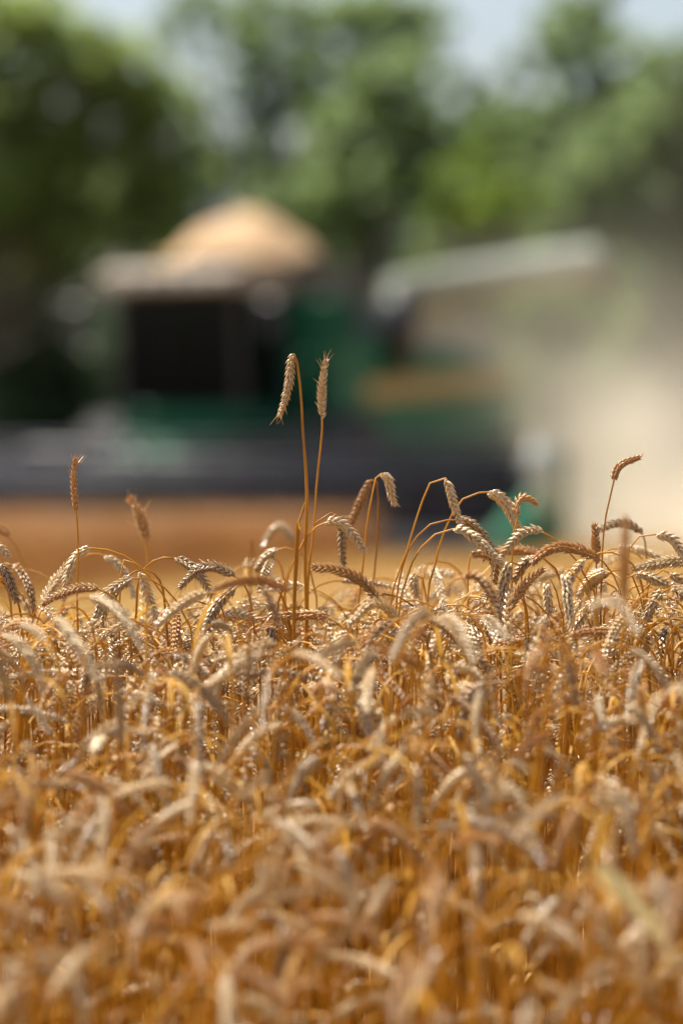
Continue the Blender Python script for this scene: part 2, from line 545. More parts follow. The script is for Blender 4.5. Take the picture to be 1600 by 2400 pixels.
# ------------------------------------------------------------------ combine harvester
TH = math.radians(24)
CO = np.array([-1.40, 54.0, float(gz(54.0))])
combine = link('combine_harvester', None, loc=CO, rotz=-TH)
tag(combine, 'green combine harvester with heaped grain tank, driving towards the left in its dust', 'combine harvester')


def cw(x, y, z=0.0):
    """harvester's own metres -> world"""
    c, s = math.cos(-TH), math.sin(-TH)
    return np.array([CO[0] + c * x - s * y, CO[1] + s * x + c * y, CO[2] + z])


# body
MB().box(-1.45, 1.45, -0.2, 6.2, 0.95, 2.0).build('chassis', M['black'], combine)
for sx in (-1, 1):
    x0, x1 = sorted((sx * 1.45, sx * 1.62))
    MB().prism_x([(-0.35, 1.25), (1.9, 1.15), (4.3, 1.35), (6.3, 1.6), (6.4, 2.7), (4.6, 2.95), (1.9, 2.98), (-0.35, 2.98)], x0, x1).build('side_panel', M['green'], combine)
    x2, x3 = sorted((sx * 1.622, sx * 1.64))
    MB().prism_x([(0.6, 2.12), (6.2, 2.45), (6.3, 2.75), (0.6, 2.42)], x2, x3).build('yellow_stripe', M['dusty_yellow'], combine)
MB().prism_x([(1.9, 2.0), (6.35, 2.0), (6.5, 2.6), (6.0, 3.25), (5.2, 3.5), (1.9, 3.55)], -1.43, 1.43).build('rear_hood', M['grey'], combine)
MB().prism_x([(6.1, 0.9), (7.0, 0.75), (7.2, 1.3), (6.5, 2.0)], -1.25, 1.25).build('straw_chopper', M['dusty_green'], combine)
MB().tube([(-1.0, 4.6, 3.45), (-1.0, 4.6, 4.0), (-1.0, 4.75, 4.12)], 0.08, 12).build('exhaust_pipe', M['black'], combine, True)
# grain tank with flared extension
m = MB()
m.box(-1.45, 1.0, -0.45, 1.7, 2.0, 3.62)
m.build('grain_tank', M['green'], combine)
m = MB()
b0 = [(-1.4, -0.42), (0.95, -0.42), (0.95, 1.62), (-1.4, 1.62)]
b1 = [(-1.52, -0.52), (1.07, -0.52), (1.07, 1.72), (-1.52, 1.72)]
for k in range(4):
    k2 = (k + 1) % 4
    lo = [(*b0[k], 3.62), (*b0[k2], 3.62), (b0[k2][0] * .97, b0[k2][1] * .97, 3.62), (b0[k][0] * .97, b0[k][1] * .97, 3.62)]
    hi = [(*b1[k], 4.08), (*b1[k2], 4.08), (b1[k2][0] * .975, b1[k2][1] * .975, 4.08), (b1[k][0] * .975, b1[k][1] * .975, 4.08)]
    m.hull(lo, hi)
m.build('tank_extension', M['black'], combine)
# cab
MB().box(-0.92, 0.92, -1.95, -0.48, 1.72, 2.02).build('cab_floor', M['green'], combine)
for x in (-0.92, 0.92):
    MB().tube([(x, -1.92, 2.0), (x * 0.96, -2.0, 3.62)], 0.055, 8).build('cab_pillar', M['black'], combine)
    MB().box(*sorted((x - 0.10 * np.sign(x), x)), -0.75, -0.46, 2.0, 3.62).build('cab_pillar', M['black'], combine)
m = MB(); m.hull([(-.87, -1.97, 2.05), (.87, -1.97, 2.05), (.87, -1.955, 2.05), (-.87, -1.955, 2.05)], [(-.84, -1.985, 3.60), (.84, -1.985, 3.60), (.84, -1.97, 3.60), (-.84, -1.97, 3.60)])
m.build('windscreen', M['glass'], combine)
for sx in (-1, 1):
    m = MB(); m.box(*sorted((sx * 0.905, sx * 0.92)), -1.86, -0.77, 2.05, 3.60, 0.003)
    m.build('side_window', M['glass'], combine)
MB().box(-0.35, 0.9, -0.56, -0.51, 2.0, 3.62).build('cab_rear_wall', M['black'], combine)
rf = MB().prism_x([(-2.5, 3.66), (-2.42, 3.83), (-1.9, 3.94), (-0.7, 3.96), (-0.56, 3.9), (-0.56, 3.625), (-2.3, 3.625)], -1.0, 1.0).build('cab_roof', M['roof'], combine)
for i in range(6):
    x = -0.85 + 0.34 * i
    MB().box(x - .09, x + .09, -2.53, -2.47, 3.70, 3.80).build('work_light', M['lamp'], rf)
MB().tube([(-0.75, -0.9, 3.94), (-0.75, -0.9, 4.14)], 0.07, 12).build('beacon', M['yellow'], rf, True)
m = MB(); m.box(-0.3, 0.3, -1.2, -0.72, 2.3, 2.5, .05); m.box(-0.28, 0.28, -0.82, -0.66, 2.5, 3.25, .06)
m.build('operator_seat', M['seat'], combine)
m = MB(); m.tube([(0, -1.75, 2.02), (0, -1.5, 2.75)], 0.045, 10)
a = np.linspace(0, 2 * math.pi, 25)
m.tube(np.stack([0.2 * np.cos(a), -1.5 + 0.2 * np.sin(a) * .8, 2.75 + 0.2 * np.sin(a) * .5], 1), 0.018, 6)
m.build('steering_wheel', M['black'], combine, True)
for sx in (-1, 1):
    m = MB(); m.tube([(sx * .95, -1.95, 3.5), (sx * 1.45, -2.2, 3.45)], 0.02, 6); m.box(*sorted((sx * 1.36, sx * 1.58)), -2.26, -2.2, 2.95, 3.45)
    m.build('mirror', M['black'], combine)
# ladder and platform on the side that faces the camera
m = MB(); m.box(0.95, 1.75, -1.7, -0.5, 1.72, 1.79); m.build('platform', M['dusty_green'], combine)
lad = MB().tube([(1.72, -1.7, 1.79), (1.72, -1.7, 2.7), (1.72, -0.6, 2.7), (1.72, -0.6, 1.79)], 0.022, 6).build('hand_rail', M['green'], combine, True)
ladder = MB().box(1.76, 1.8, -1.62, -1.57, 0.5, 1.75).box(1.76, 1.8, -1.12, -1.07, 0.5, 1.75).build('ladder', M['green'], combine)
for i in range(4):
    MB().box(1.74, 1.86, -1.565, -1.125, 0.55 + i * .32, 0.59 + i * .32, .01).build('step', M['black'], ladder)
MB().box(1.0, 1.6, -0.50, -0.37, 2.02, 3.55).build('tank_front_panel', M['green'], combine)
MB().box(-1.6, -1.0, -0.50, -0.37, 2.02, 3.55).build('tank_front_panel', M['green'], combine)
MB().box(0.3, 0.85, -0.60, -0.525, 3.62, 3.98, .03).build('tank_flap', M['grain_panel'], combine)
# feeder house
MB().prism_x([(-2.95, 0.45), (-2.95, 1.25), (-1.2, 2.0), (-0.2, 1.9), (-0.2, 1.0), (-1.0, 0.85)], -0.75, 0.75).build('feeder_house', M['green'], combine)
# wheels
for sx in (-1, 1):
    for (y, r, w) in ((-0.35, 0.98, 0.72), (4.7, 0.66, 0.5)):
        xo = sx * (1.72 if r > .8 else 1.45)
        wh = MB().lathe_x([(-w * .12, r * .2), (-w * .12, r * .55), (w * .18, r * .55), (w * .18, r * .2)], xo, y, r, 24).build('wheel', M['yellow'], combine)
        MB().lathe_x([(-w / 2, r * .57), (-w / 2, r * .86), (-w * .36, r * .985), (w * .36, r * .985), (w / 2, r * .86), (w / 2, r * .57)], xo, y, r, 36).build('tyre', M['rubber'], wh, False)
        mm = MB()
        for k in range(22):
            a = 2 * math.pi * k / 22
            t = np.array([-math.sin(a), math.cos(a)]) * .06
            c = np.array([math.cos(a), math.sin(a)])
            for h in (-1, 1):
                p0 = c * r * .975; p1 = c * r * 1.01
                sh = t * (0 if h < 0 else 1.5)
                q = lambda xx, p, tt: (xo + xx, y + p[0] + tt[0] + sh[0], r + p[1] + tt[1] + sh[1])
                xa, xb = (0.02 * w, .46 * w) if h > 0 else (-.46 * w, -0.02 * w)
                mm.hull([q(xa, p0, -t), q(xb, p0, -t), q(xb, p0, t), q(xa, p0, t)], [q(xa, p1, -t), q(xb, p1, -t), q(xb, p1, t), q(xa, p1, t)])
        tg = mm.build('tread', M['rubber'], wh)
MB().tube([(-1.6, -0.35, 0.98), (1.6, -0.35, 0.98)], 0.16, 12).build('front_axle', M['black'], combine, True)
MB().tube([(-1.4, 4.7, 0.66), (1.4, 4.7, 0.66)], 0.12, 12).build('rear_axle', M['black'], combine, True)
# unloading tube, folded back along the side and rising towards its end
AU0, AU1 = np.array([1.75, 1.6, 3.68]), np.array([2.05, 8.4, 4.5])
au = MB().tube([AU0, AU1], 0.30, 24).build('unloading_tube', M['pale_green'], combine, True)
MB().tube([AU1, AU1 + np.array([0.03, 0.35, -0.02]), AU1 + np.array([0.03, 0.6, -0.35])], [0.31, 0.29, 0.24], 20).build('spout', M['black'], au, True)
MB().tube([(1.75, 1.6, 2.6), (1.75, 1.55, 3.2), AU0 + np.array([0, -.05, 0])], [.24, .25, .28], 20).build('elbow', M['black'], au, True)
# header
HW = 5.85
hd = MB().prism_x([(-2.95, 0.32), (-2.8, 0.32), (-2.8, 1.2), (-2.95, 1.2)], -HW, HW).build('header', M['steel'], combine)
MB().tube([(-HW, -2.86, 1.25), (HW, -2.86, 1.25)], 0.09, 12).build('top_beam', M['black'], hd, True)
MB().prism_x([(-2.96, 0.36), (-4.0, 0.18), (-4.0, 0.13), (-2.96, 0.30)], -HW, HW).build('draper_belt', M['black'], hd)
m = MB(); m.box(-HW, HW, -4.12, -4.0, 0.11, 0.15, .005)
for k in range(int(HW * 2 / 0.15)):
    x = -HW + 0.075 + 0.15 * k
    m.add([(x - .02, -4.12, .13), (x + .02, -4.12, .13), (x, -4.25, .125), (x, -4.12, .15)], [(0, 1, 2), (0, 2, 3), (1, 3, 2), (0, 3, 1)])
m.build('cutter_bar', M['steel'], hd)
for sx in (-1, 1):
    x0, x1 = sorted((sx * HW, sx * (HW + .09)))
    MB().prism_x([(-2.8, 0.25), (-2.8, 1.38), (-3.3, 1.36), (-4.1, 0.75), (-5.2, 0.22), (-5.2, 0.12), (-4.0, 0.10)], x0, x1).build('end_sheet', M['green'], hd)
    MB().tube([(sx * (HW + .04), -4.1, .55), (sx * (HW + .05), -4.9, .3), (sx * (HW + .02), -5.7, .09)], [0.24, .17, .02], 12).build('crop_divider', M['green'], hd, True)
RY, RZ, RR = -3.85, 1.02, 0.55
MB().tube([(-HW + .15, RY, RZ), (HW - .15, RY, RZ)], 0.10, 14).build('reel_tube', M['steel'], hd, True)
for k in range(6):
    a = 2 * math.pi * (k + .25) / 6
    y, z = RY + RR * math.cos(a), RZ + RR * math.sin(a)
    MB().tube([(-HW + .2, y, z), (HW - .2, y, z)], 0.035, 8).build('reel_bat', M['steel'], hd, True)
    m = MB()
    for j in range(int((HW * 2 - .5) / 0.13)):
        x = -HW + .25 + .13 * j
        m.tube([(x, y, z), (x, y + .04, z - .16), (x, y + .09, z - .27)], [.012, .010, .006], 3, False)
    m.build('reel_tines', M['black'], hd)['kind'] = 'stuff'
for x in np.linspace(-HW + .3, HW - .3, 9):
    m = MB()
    for k in range(6):
        a = 2 * math.pi * (k + .25) / 6
        m.tube([(x, RY, RZ), (x, RY + RR * math.cos(a), RZ + RR * math.sin(a))], 0.022, 5)
    m.build('reel_spider', M['steel'], hd)
for x in (-HW + .1, 0.0, HW - .1):
    MB().tube([(x, -2.86, 1.4), (x, -3.4, 1.5), (x, RY, RZ + .05)], 0.06, 8).build('reel_arm', M['grey'], hd, True)
for sx in (-1, 1):
    MB().lathe_x([(-.02, .02), (-.035, .30), (-.01, .46), (.02, .46), (.05, .30), (.06, .02)], sx * (HW - .0) + sx * .12, RY + .15, RZ + .0, 28).build('end_shield', M['shield'], hd, True)
MB().box(-2.1, -0.85, -2.952, -2.45, .8, 1.5, .12).build('drive_cover', M['dark_grey'], hd)

# heaped grain lying in the tank
nu, nv = 36, 28
U, W = np.meshgrid(np.linspace(-1, 1, nu), np.linspace(-1, 1, nv))
hx, hy = -0.225 + U * 1.10, 0.60 + W * 1.02
rr_ = np.sqrt(((hx + .225) / 1.21) ** 2 + ((hy - .6) / 1.14) ** 2)
hz = 4.06 + 0.80 * np.clip(1 - rr_ ** 1.55, 0, 1) ** 0.9 + 0.02 * np.sin(7 * hx + 3 * hy) + 0.02 * np.sin(11 * hy)
V = np.stack([hx, hy, hz], -1).reshape(-1, 3)
F = np.array([(j * nu + i, j * nu + i + 1, (j + 1) * nu + i + 1, (j + 1) * nu + i) for j in range(nv - 1) for i in range(nu - 1)])
Vb = V.copy(); Vb[:, 2] = 3.66; Vb[:, 0] = -.225 + (Vb[:, 0] + .225) * .9; Vb[:, 1] = .6 + (Vb[:, 1] - .6) * .88
ring = list(range(nu)) + [j * nu + nu - 1 for j in range(1, nv)] + [(nv - 1) * nu + i for i in range(nu - 2, -1, -1)] + [j * nu for j in range(nv - 2, 0, -1)]
n0 = len(V)
side = np.array([(ring[k], n0 + ring[k], n0 + ring[(k + 1) % len(ring)], ring[(k + 1) % len(ring)]) for k in range(len(ring))])
V2 = np.concatenate([V, Vb]); F2 = np.concatenate([F, side, F[:, ::-1] + n0])
V2 = np.array([cw(*v) for v in V2])
tag(link('grain_heap', mesh_np('grain_heap', V2, F2, M['grain'])), 'heap of tan wheat grain piled above the tank of the harvester', 'grain', kind='stuff')

# ------------------------------------------------------------------ dust behind the harvester
def make_dust():
    m, nt, out = nodes_mat('harvest_dust')
    pv = nt.nodes.new('ShaderNodeVolumePrincipled')
    pv.inputs['Color'].default_value = (0.86, 0.81, 0.69, 1)
    pv.inputs['Anisotropy'].default_value = 0.35
    geo = nt.nodes.new('ShaderNodeNewGeometry')
    tc = nt.nodes.new('ShaderNodeTexCoord')
    nz = nt.nodes.new('ShaderNodeTexNoise')
    nz.inputs['Scale'].default_value = 0.5; nz.inputs['Detail'].default_value = 2.0
    nt.links.new(geo.outputs['Position'], nz.inputs['Vector'])

    def blob(c, r, amp):
        mp = nt.nodes.new('ShaderNodeMapping')
        mp.inputs['Location'].default_value = tuple(-c[k] / r[k] for k in range(3))
        mp.inputs['Scale'].default_value = tuple(1 / r[k] for k in range(3))
        nt.links.new(geo.outputs['Position'], mp.inputs['Vector'])
        ln = nt.nodes.new('ShaderNodeVectorMath'); ln.operation = 'LENGTH'
        nt.links.new(mp.outputs[0], ln.inputs[0])
        mr = nt.nodes.new('ShaderNodeMapRange'); mr.interpolation_type = 'SMOOTHSTEP'
        mr.inputs[1].default_value = 0.15; mr.inputs[2].default_value = 1.0
        mr.inputs[3].default_value = amp; mr.inputs[4].default_value = 0.0
        nt.links.new(ln.outputs['Value'], mr.inputs[0])
        return mr.outputs[0]

    def add(a, b):
        n = nt.nodes.new('ShaderNodeMath'); n.operation = 'ADD'
        nt.links.new(a, n.inputs[0]); nt.links.new(b, n.inputs[1])
        return n.outputs[0]
    tot = add(add(add(blob((4.5, 57, 0.7), (2.9, 4.0, 3.0), 0.28), blob((7.0, 57, 0.2), (6.5, 4.8, 1.7), 0.45)), blob((3.4, 58, 2.0), (4.8, 5.0, 3.7), 0.058)), blob((8.0, 58, 4.2), (7.0, 5.0, 5.4), 0.008))
    mr = nt.nodes.new('ShaderNodeMapRange')
    mr.inputs[1].default_value = 0.3; mr.inputs[2].default_value = 0.7; mr.inputs[3].default_value = 0.2; mr.inputs[4].default_value = 1.8
    nt.links.new(nz.outputs['Fac'], mr.inputs[0])
    mu = nt.nodes.new('ShaderNodeMath'); mu.operation = 'MULTIPLY'
    nt.links.new(tot, mu.inputs[0]); nt.links.new(mr.outputs[0], mu.inputs[1])
    nt.links.new(mu.outputs[0], pv.inputs['Density'])
    nt.links.new(pv.outputs[0], out.inputs['Volume'])
    return m


dm = MB().box(-2.0, 15.2, 51.8, 63.2, 0.19, 9.2, 1.2)
dust = dm.build('dust_cloud', make_dust())
tag(dust, 'pale tan dust cloud billowing behind the harvester', 'dust', kind='stuff')
scene.cycles.volume_step_rate = 0.6
scene.cycles.volume_max_steps = 128

# ------------------------------------------------------------------ far standing crop and stubble
def blades(n_xy, h, w, seed, lean=0.12, ear=False):
    r = np.random.default_rng(seed)
    n = len(n_xy)
    z0 = gz(n_xy[:, 1])
    base = np.c_[n_xy, z0]
    a = r.random(n) * math.pi
    side = np.c_[np.cos(a), np.sin(a), np.zeros(n)] * (w / 2)
    top = base + np.c_[r.normal(size=(n, 2)) * lean * h[:, None], h]
    Vs = [base - side, base + side, top + side * .8, top - side * .8]
    V = np.stack(Vs, 1).reshape(-1, 3)
    F = np.arange(4 * n).reshape(-1, 4)
    patch = 0.25 * np.sin(n_xy[:, 0] * 1.1 + 0.5 * n_xy[:, 1]) + 0.2 * np.sin(n_xy[:, 1] * 1.7 - n_xy[:, 0] * .6)
    T = np.repeat(np.clip(r.random(n) + patch, 0, 1), 4)
    if ear:
        az = r.random(n) * 2 * math.pi
        out = np.c_[np.cos(az), np.sin(az), -0.2 + 0.5 * r.normal(size=n)] * 0.085
        up = np.c_[np.zeros((n, 2)), np.full(n, 0.012)]
        sd = np.c_[-np.sin(az), np.cos(az), np.zeros(n)] * 0.008
        m1 = top + out * .5 + np.c_[np.zeros((n, 2)), np.full(n, .03)]
        V2 = np.stack([top, m1 + up + sd, top + out, m1 - up - sd], 1).reshape(-1, 3)
        V = np.concatenate([V, V2]); F = np.concatenate([F, F + 4 * n]); T = np.concatenate([T, T])
    return V, F, T


A_, B_ = P3(-150 * K, 1200, 30.0)[:2], P3(850 * K, 1200, 47.3)[:2]
q = rng.random((160000, 2)) * np.array([22, 36]) + np.array([-17, 20])
c, s = math.cos(TH), math.sin(TH)
ly = s * (q[:, 0] - CO[0]) + c * (q[:, 1] - CO[1])      # along the harvester's own y
edge = (B_[0] - A_[0]) * (q[:, 1] - A_[1]) - (B_[1] - A_[1]) * (q[:, 0] - A_[0])
keep = (ly < -4.2) & (edge > 0) & (q[:, 0] > -0.1 * q[:, 1] - 6) & (q[:, 1] > 29)
keep &= (rng.random(len(q)) < np.where(edge < 40, 1.0, 0.6))
far_xy = q[keep]
V, F, T = blades(far_xy, rng.normal(0.57, 0.04, len(far_xy)), 0.011, 5, ear=True)
tag(link('standing_wheat', mesh_np('standing_wheat', V, F, M['far_crop'], False, T)), 'uncut block of brown wheat standing in front of the header', 'wheat crop', kind='stuff')

q = np.r_[np.c_[rng.random(90000) * 20 - 9, rng.random(90000) * 44 + 24], np.c_[rng.random(9000) * 8 - 4, rng.random(9000) * 17.5 + 6.8]]
q[:, 0] = np.round((q[:, 0] + 0.25 * q[:, 1]) / 0.15) * 0.15 - 0.25 * q[:, 1] + rng.normal(0, 0.012, len(q))
ly = s * (q[:, 0] - CO[0]) + c * (q[:, 1] - CO[1])
edge = (B_[0] - A_[0]) * (q[:, 1] - A_[1]) - (B_[1] - A_[1]) * (q[:, 0] - A_[0])
q = q[~((ly < -4.2) & (edge > 0) & (q[:, 1] > 29)) & (np.abs(q[:, 0]) < 0.1 * q[:, 1] + 4.5)]
V, F, T = blades(q, rng.uniform(0.08, 0.17, len(q)), 0.007, 6, 0.3)
tag(link('stubble', mesh_np('stubble', V, F, M['stubble'], False, T)), 'yellow cut stubble between the near wheat and the harvester', 'stubble', kind='stuff')

# ------------------------------------------------------------------ wheat: florets, spikelets, ears, stalks
def floret(sides, us, rs):
    """a pointed husk along +z, length 1, half-width 1"""
    V = [(0, 0, 0)]
    for u, r in zip(us, rs):
        for k in range(sides):
            a = 2 * math.pi * (k + .5) / sides
            keel = 1.0 + 0.18 * max(0, math.sin(a))
            V.append((r * math.cos(a), r * math.sin(a) * keel, u))
    V.append((0, 0.35, 1.18))
    F = []
    n = len(us)
    for k in range(sides):
        k2 = (k + 1) % sides
        F.append((0, 1 + k2, 1 + k))
        for j in range(n - 1):
            a, b = 1 + j * sides + k, 1 + j * sides + k2
            F += [(a, b, b + sides), (a, b + sides, a + sides)]
        F.append((1 + (n - 1) * sides + k, 1 + (n - 1) * sides + k2, len(V) - 1))
    return np.array(V, float), np.array(F, int)


def rot(ax, ang):
    ax = np.asarray(ax, float); ax /= np.linalg.norm(ax)
    x, y, z = ax
    c, s = math.cos(ang), math.sin(ang)
    return np.array([[c + x * x * (1 - c), x * y * (1 - c) - z * s, x * z * (1 - c) + y * s],
                     [y * x * (1 - c) + z * s, c + y * y * (1 - c), y * z * (1 - c) - x * s],
                     [z * x * (1 - c) - y * s, z * y * (1 - c) + x * s, c + z * z * (1 - c)]])


def spikelet(fl, full=True):
    """three to five husks fanned across x, leaning out along y; z runs along the ear. Metres."""
    fv, ff = fl
    parts = [(-0.0019, 0.0010, 0.0000, 24, -22, .0102, .0020), (0.0019, 0.0010, 0.0000, 24, 22, .0102, .0020), (0.0, 0.0020, 0.0022, 30, 0, .0106, .0019)]
    if full:
        parts += [(-0.0030, 0.0004, -0.0008, 12, -15, .0078, .0015), (0.0030, 0.0004, -0.0008, 12, 15, .0078, .0015)]
    Vs, Fs, n = [], [], 0
    for x, y, z, out, fan, L, w in parts:
        v = fv * np.array([w, w * .85, L])
        R = rot((0, 1, 0), math.radians(fan)) @ rot((1, 0, 0), -math.radians(out))
        Vs.append(v @ R.T + np.array([x, y, z]))
        Fs.append(ff + n); n += len(v)
    return np.concatenate(Vs), np.concatenate(Fs)


SPK = [spikelet(floret(6, (.08, .30, .55, .80, .93), (.55, 1.0, .88, .40, .12))),
       spikelet(floret(5, (.14, .45, .84), (.66, 1.0, .30))),
       spikelet(floret(4, (.42,), (1.0,)), False)]
SPK_MESH = {}


def ear_frames(P, n, roll, width, r):
    """where each spikelet sits along an ear's axis P: origins, 3x3 bases, scales"""
    T, A, B = frames_along(P)
    m = len(P)
    out = []
    for i in range(n):
        u = (i + .35) / n
        f = u * (m - 1)
        k = min(int(f), m - 2); w = f - k
        o = P[k] * (1 - w) + P[k + 1] * w
        t = T[k] * (1 - w) + T[k + 1] * w; t /= np.linalg.norm(t)
        a = A[k] - t * (A[k] @ t); a /= np.linalg.norm(a)
        b = np.cross(t, a)
        ang = roll + 0.35 * (u - .5) + r.normal() * 0.09
        sd = (a * math.cos(ang) + b * math.sin(ang)) * (1 if i % 2 else -1)
        xx = np.cross(sd, t)
        sc = 1.16 * width * (0.80 + 0.25 * math.sin(math.pi * min(1, u * 1.15 + .12))) * (1.0 if u < .85 else 1.0 - (u - .85) * 1.6) * (1 + r.normal() * .05)
        tilt = r.normal() * 0.07
        t2 = t * math.cos(tilt) + xx * math.sin(tilt); x2 = np.cross(sd, t2)
        out.append((o, np.stack([x2, sd, t2], 1), sc))
    # terminal spikelet
    t = T[-1]; a = A[-1]; b = np.cross(t, a)
    sd = a * math.cos(roll + 1.57) + b * math.sin(roll + 1.57)
    out.append((P[-1] - t * .002 - sd * .001, np.stack([np.cross(sd, t), sd, t], 1), width * .8))
    return out


def awn_geo(P, n, L, r):
    """bristles at the tip and along the flanks of an ear"""
    T, A, B = frames_along(P)
    Vs, Fs, c = [], [], 0
    for j in range(n):
        k = len(P) - 1 - int(min(len(P) - 2, abs(r.normal()) * len(P) * .28))
        d = T[k] + (A[k] * r.normal() + B[k] * r.normal()) * .38
        d /= np.linalg.norm(d)
        q0 = P[k] + (d - T[k]) * .006
        l = L * r.uniform(.35, 1.0)
        kink = (A[k] * r.normal() + B[k] * r.normal()) * l * .22
        pts = np.array([q0, q0 + d * l * .5 + kink * .3, q0 + d * l + kink])
        v, f = tube_geo(pts, np.array([.00058, .00045, .0002]), 3)
        Vs.append(v); Fs.append(f)
    return Vs, Fs


def tri(F):
    return np.concatenate([F[:, :3], F[:, [0, 2, 3]]]) if F.shape[1] == 4 else F


def ribbon(P, width, up, fold=0.25):
    """a blade-like leaf along P, tapering, slightly folded"""
    T, A, B = frames_along(P)
    s = np.cross(T, np.asarray(up, float)); s /= np.linalg.norm(s, axis=1, keepdims=True) + 1e-9
    nrm = np.cross(s, T)
    n = len(P)
    u = np.linspace(0, 1, n)
    w = width * np.clip(np.minimum(.45 + u * 3, 1.0) * (1 - u ** 2.2), .02, 1) / 2
    V = np.stack([P - s * w[:, None] + nrm * w[:, None] * fold, P, P + s * w[:, None] + nrm * w[:, None] * fold], 1).reshape(-1, 3)
    F = []
    for i in range(n - 1):
        for k in range(2):
            a = i * 3 + k
            F.append((a, a + 1, a + 4, a + 3))
    return V, np.array(F)


def merge(parts):
    Vs, Fs, n = [], [], 0
    for v, f in parts:
        Vs.append(v); Fs.append(tri(np.asarray(f)) + n); n += len(v)
    return np.concatenate(Vs), np.concatenate(Fs)


def grow(r, x, y, apex, az, bend, earlen, lean, neck=0.15, hook_len=0.03, soft=0.35):
    """a stalk as a curve: stem points from the soil up, then ear points; az is where it droops to"""
    L = neck + earlen
    u = np.linspace(0, 1, 34)
    w_ = np.clip(u / (neck / L + hook_len / L), 0, 1)
    sm = w_ * w_ * (3 - 2 * w_)
    ang = lean + (bend - lean) * ((1 - soft) * sm + soft * u ** 1.3)
    ds = L / 33
    hx = np.r_[0, np.cumsum(np.sin(ang[:-1]) * ds)]
    hz = np.r_[0, np.cumsum(np.cos(ang[:-1]) * ds)]
    wob = 0.012 * np.sin(u * 2.2 + r.uniform(0, 6)) * u
    z0 = apex - hz.max()      # apex above the soil
    g0 = float(gz(y))
    d = np.array([math.cos(az), math.sin(az)]); p = np.array([-d[1], d[0]])
    top = np.c_[x + d[0] * (hx + z0 * math.tan(lean)) + p[0] * wob, y + d[1] * (hx + z0 * math.tan(lean)) + p[1] * wob, g0 + z0 + hz]
    base = np.array([x, y, float(gz(y))])
    i = int(round(33 * neck / L))
    low = base + (top[0] - base) * np.array([0, .45, .8])[:, None]
    low[1, :2] += r.normal(size=2) * .006
    return np.vstack([low, top[:i + 1:3], top[i:i + 1]]), top[i:]


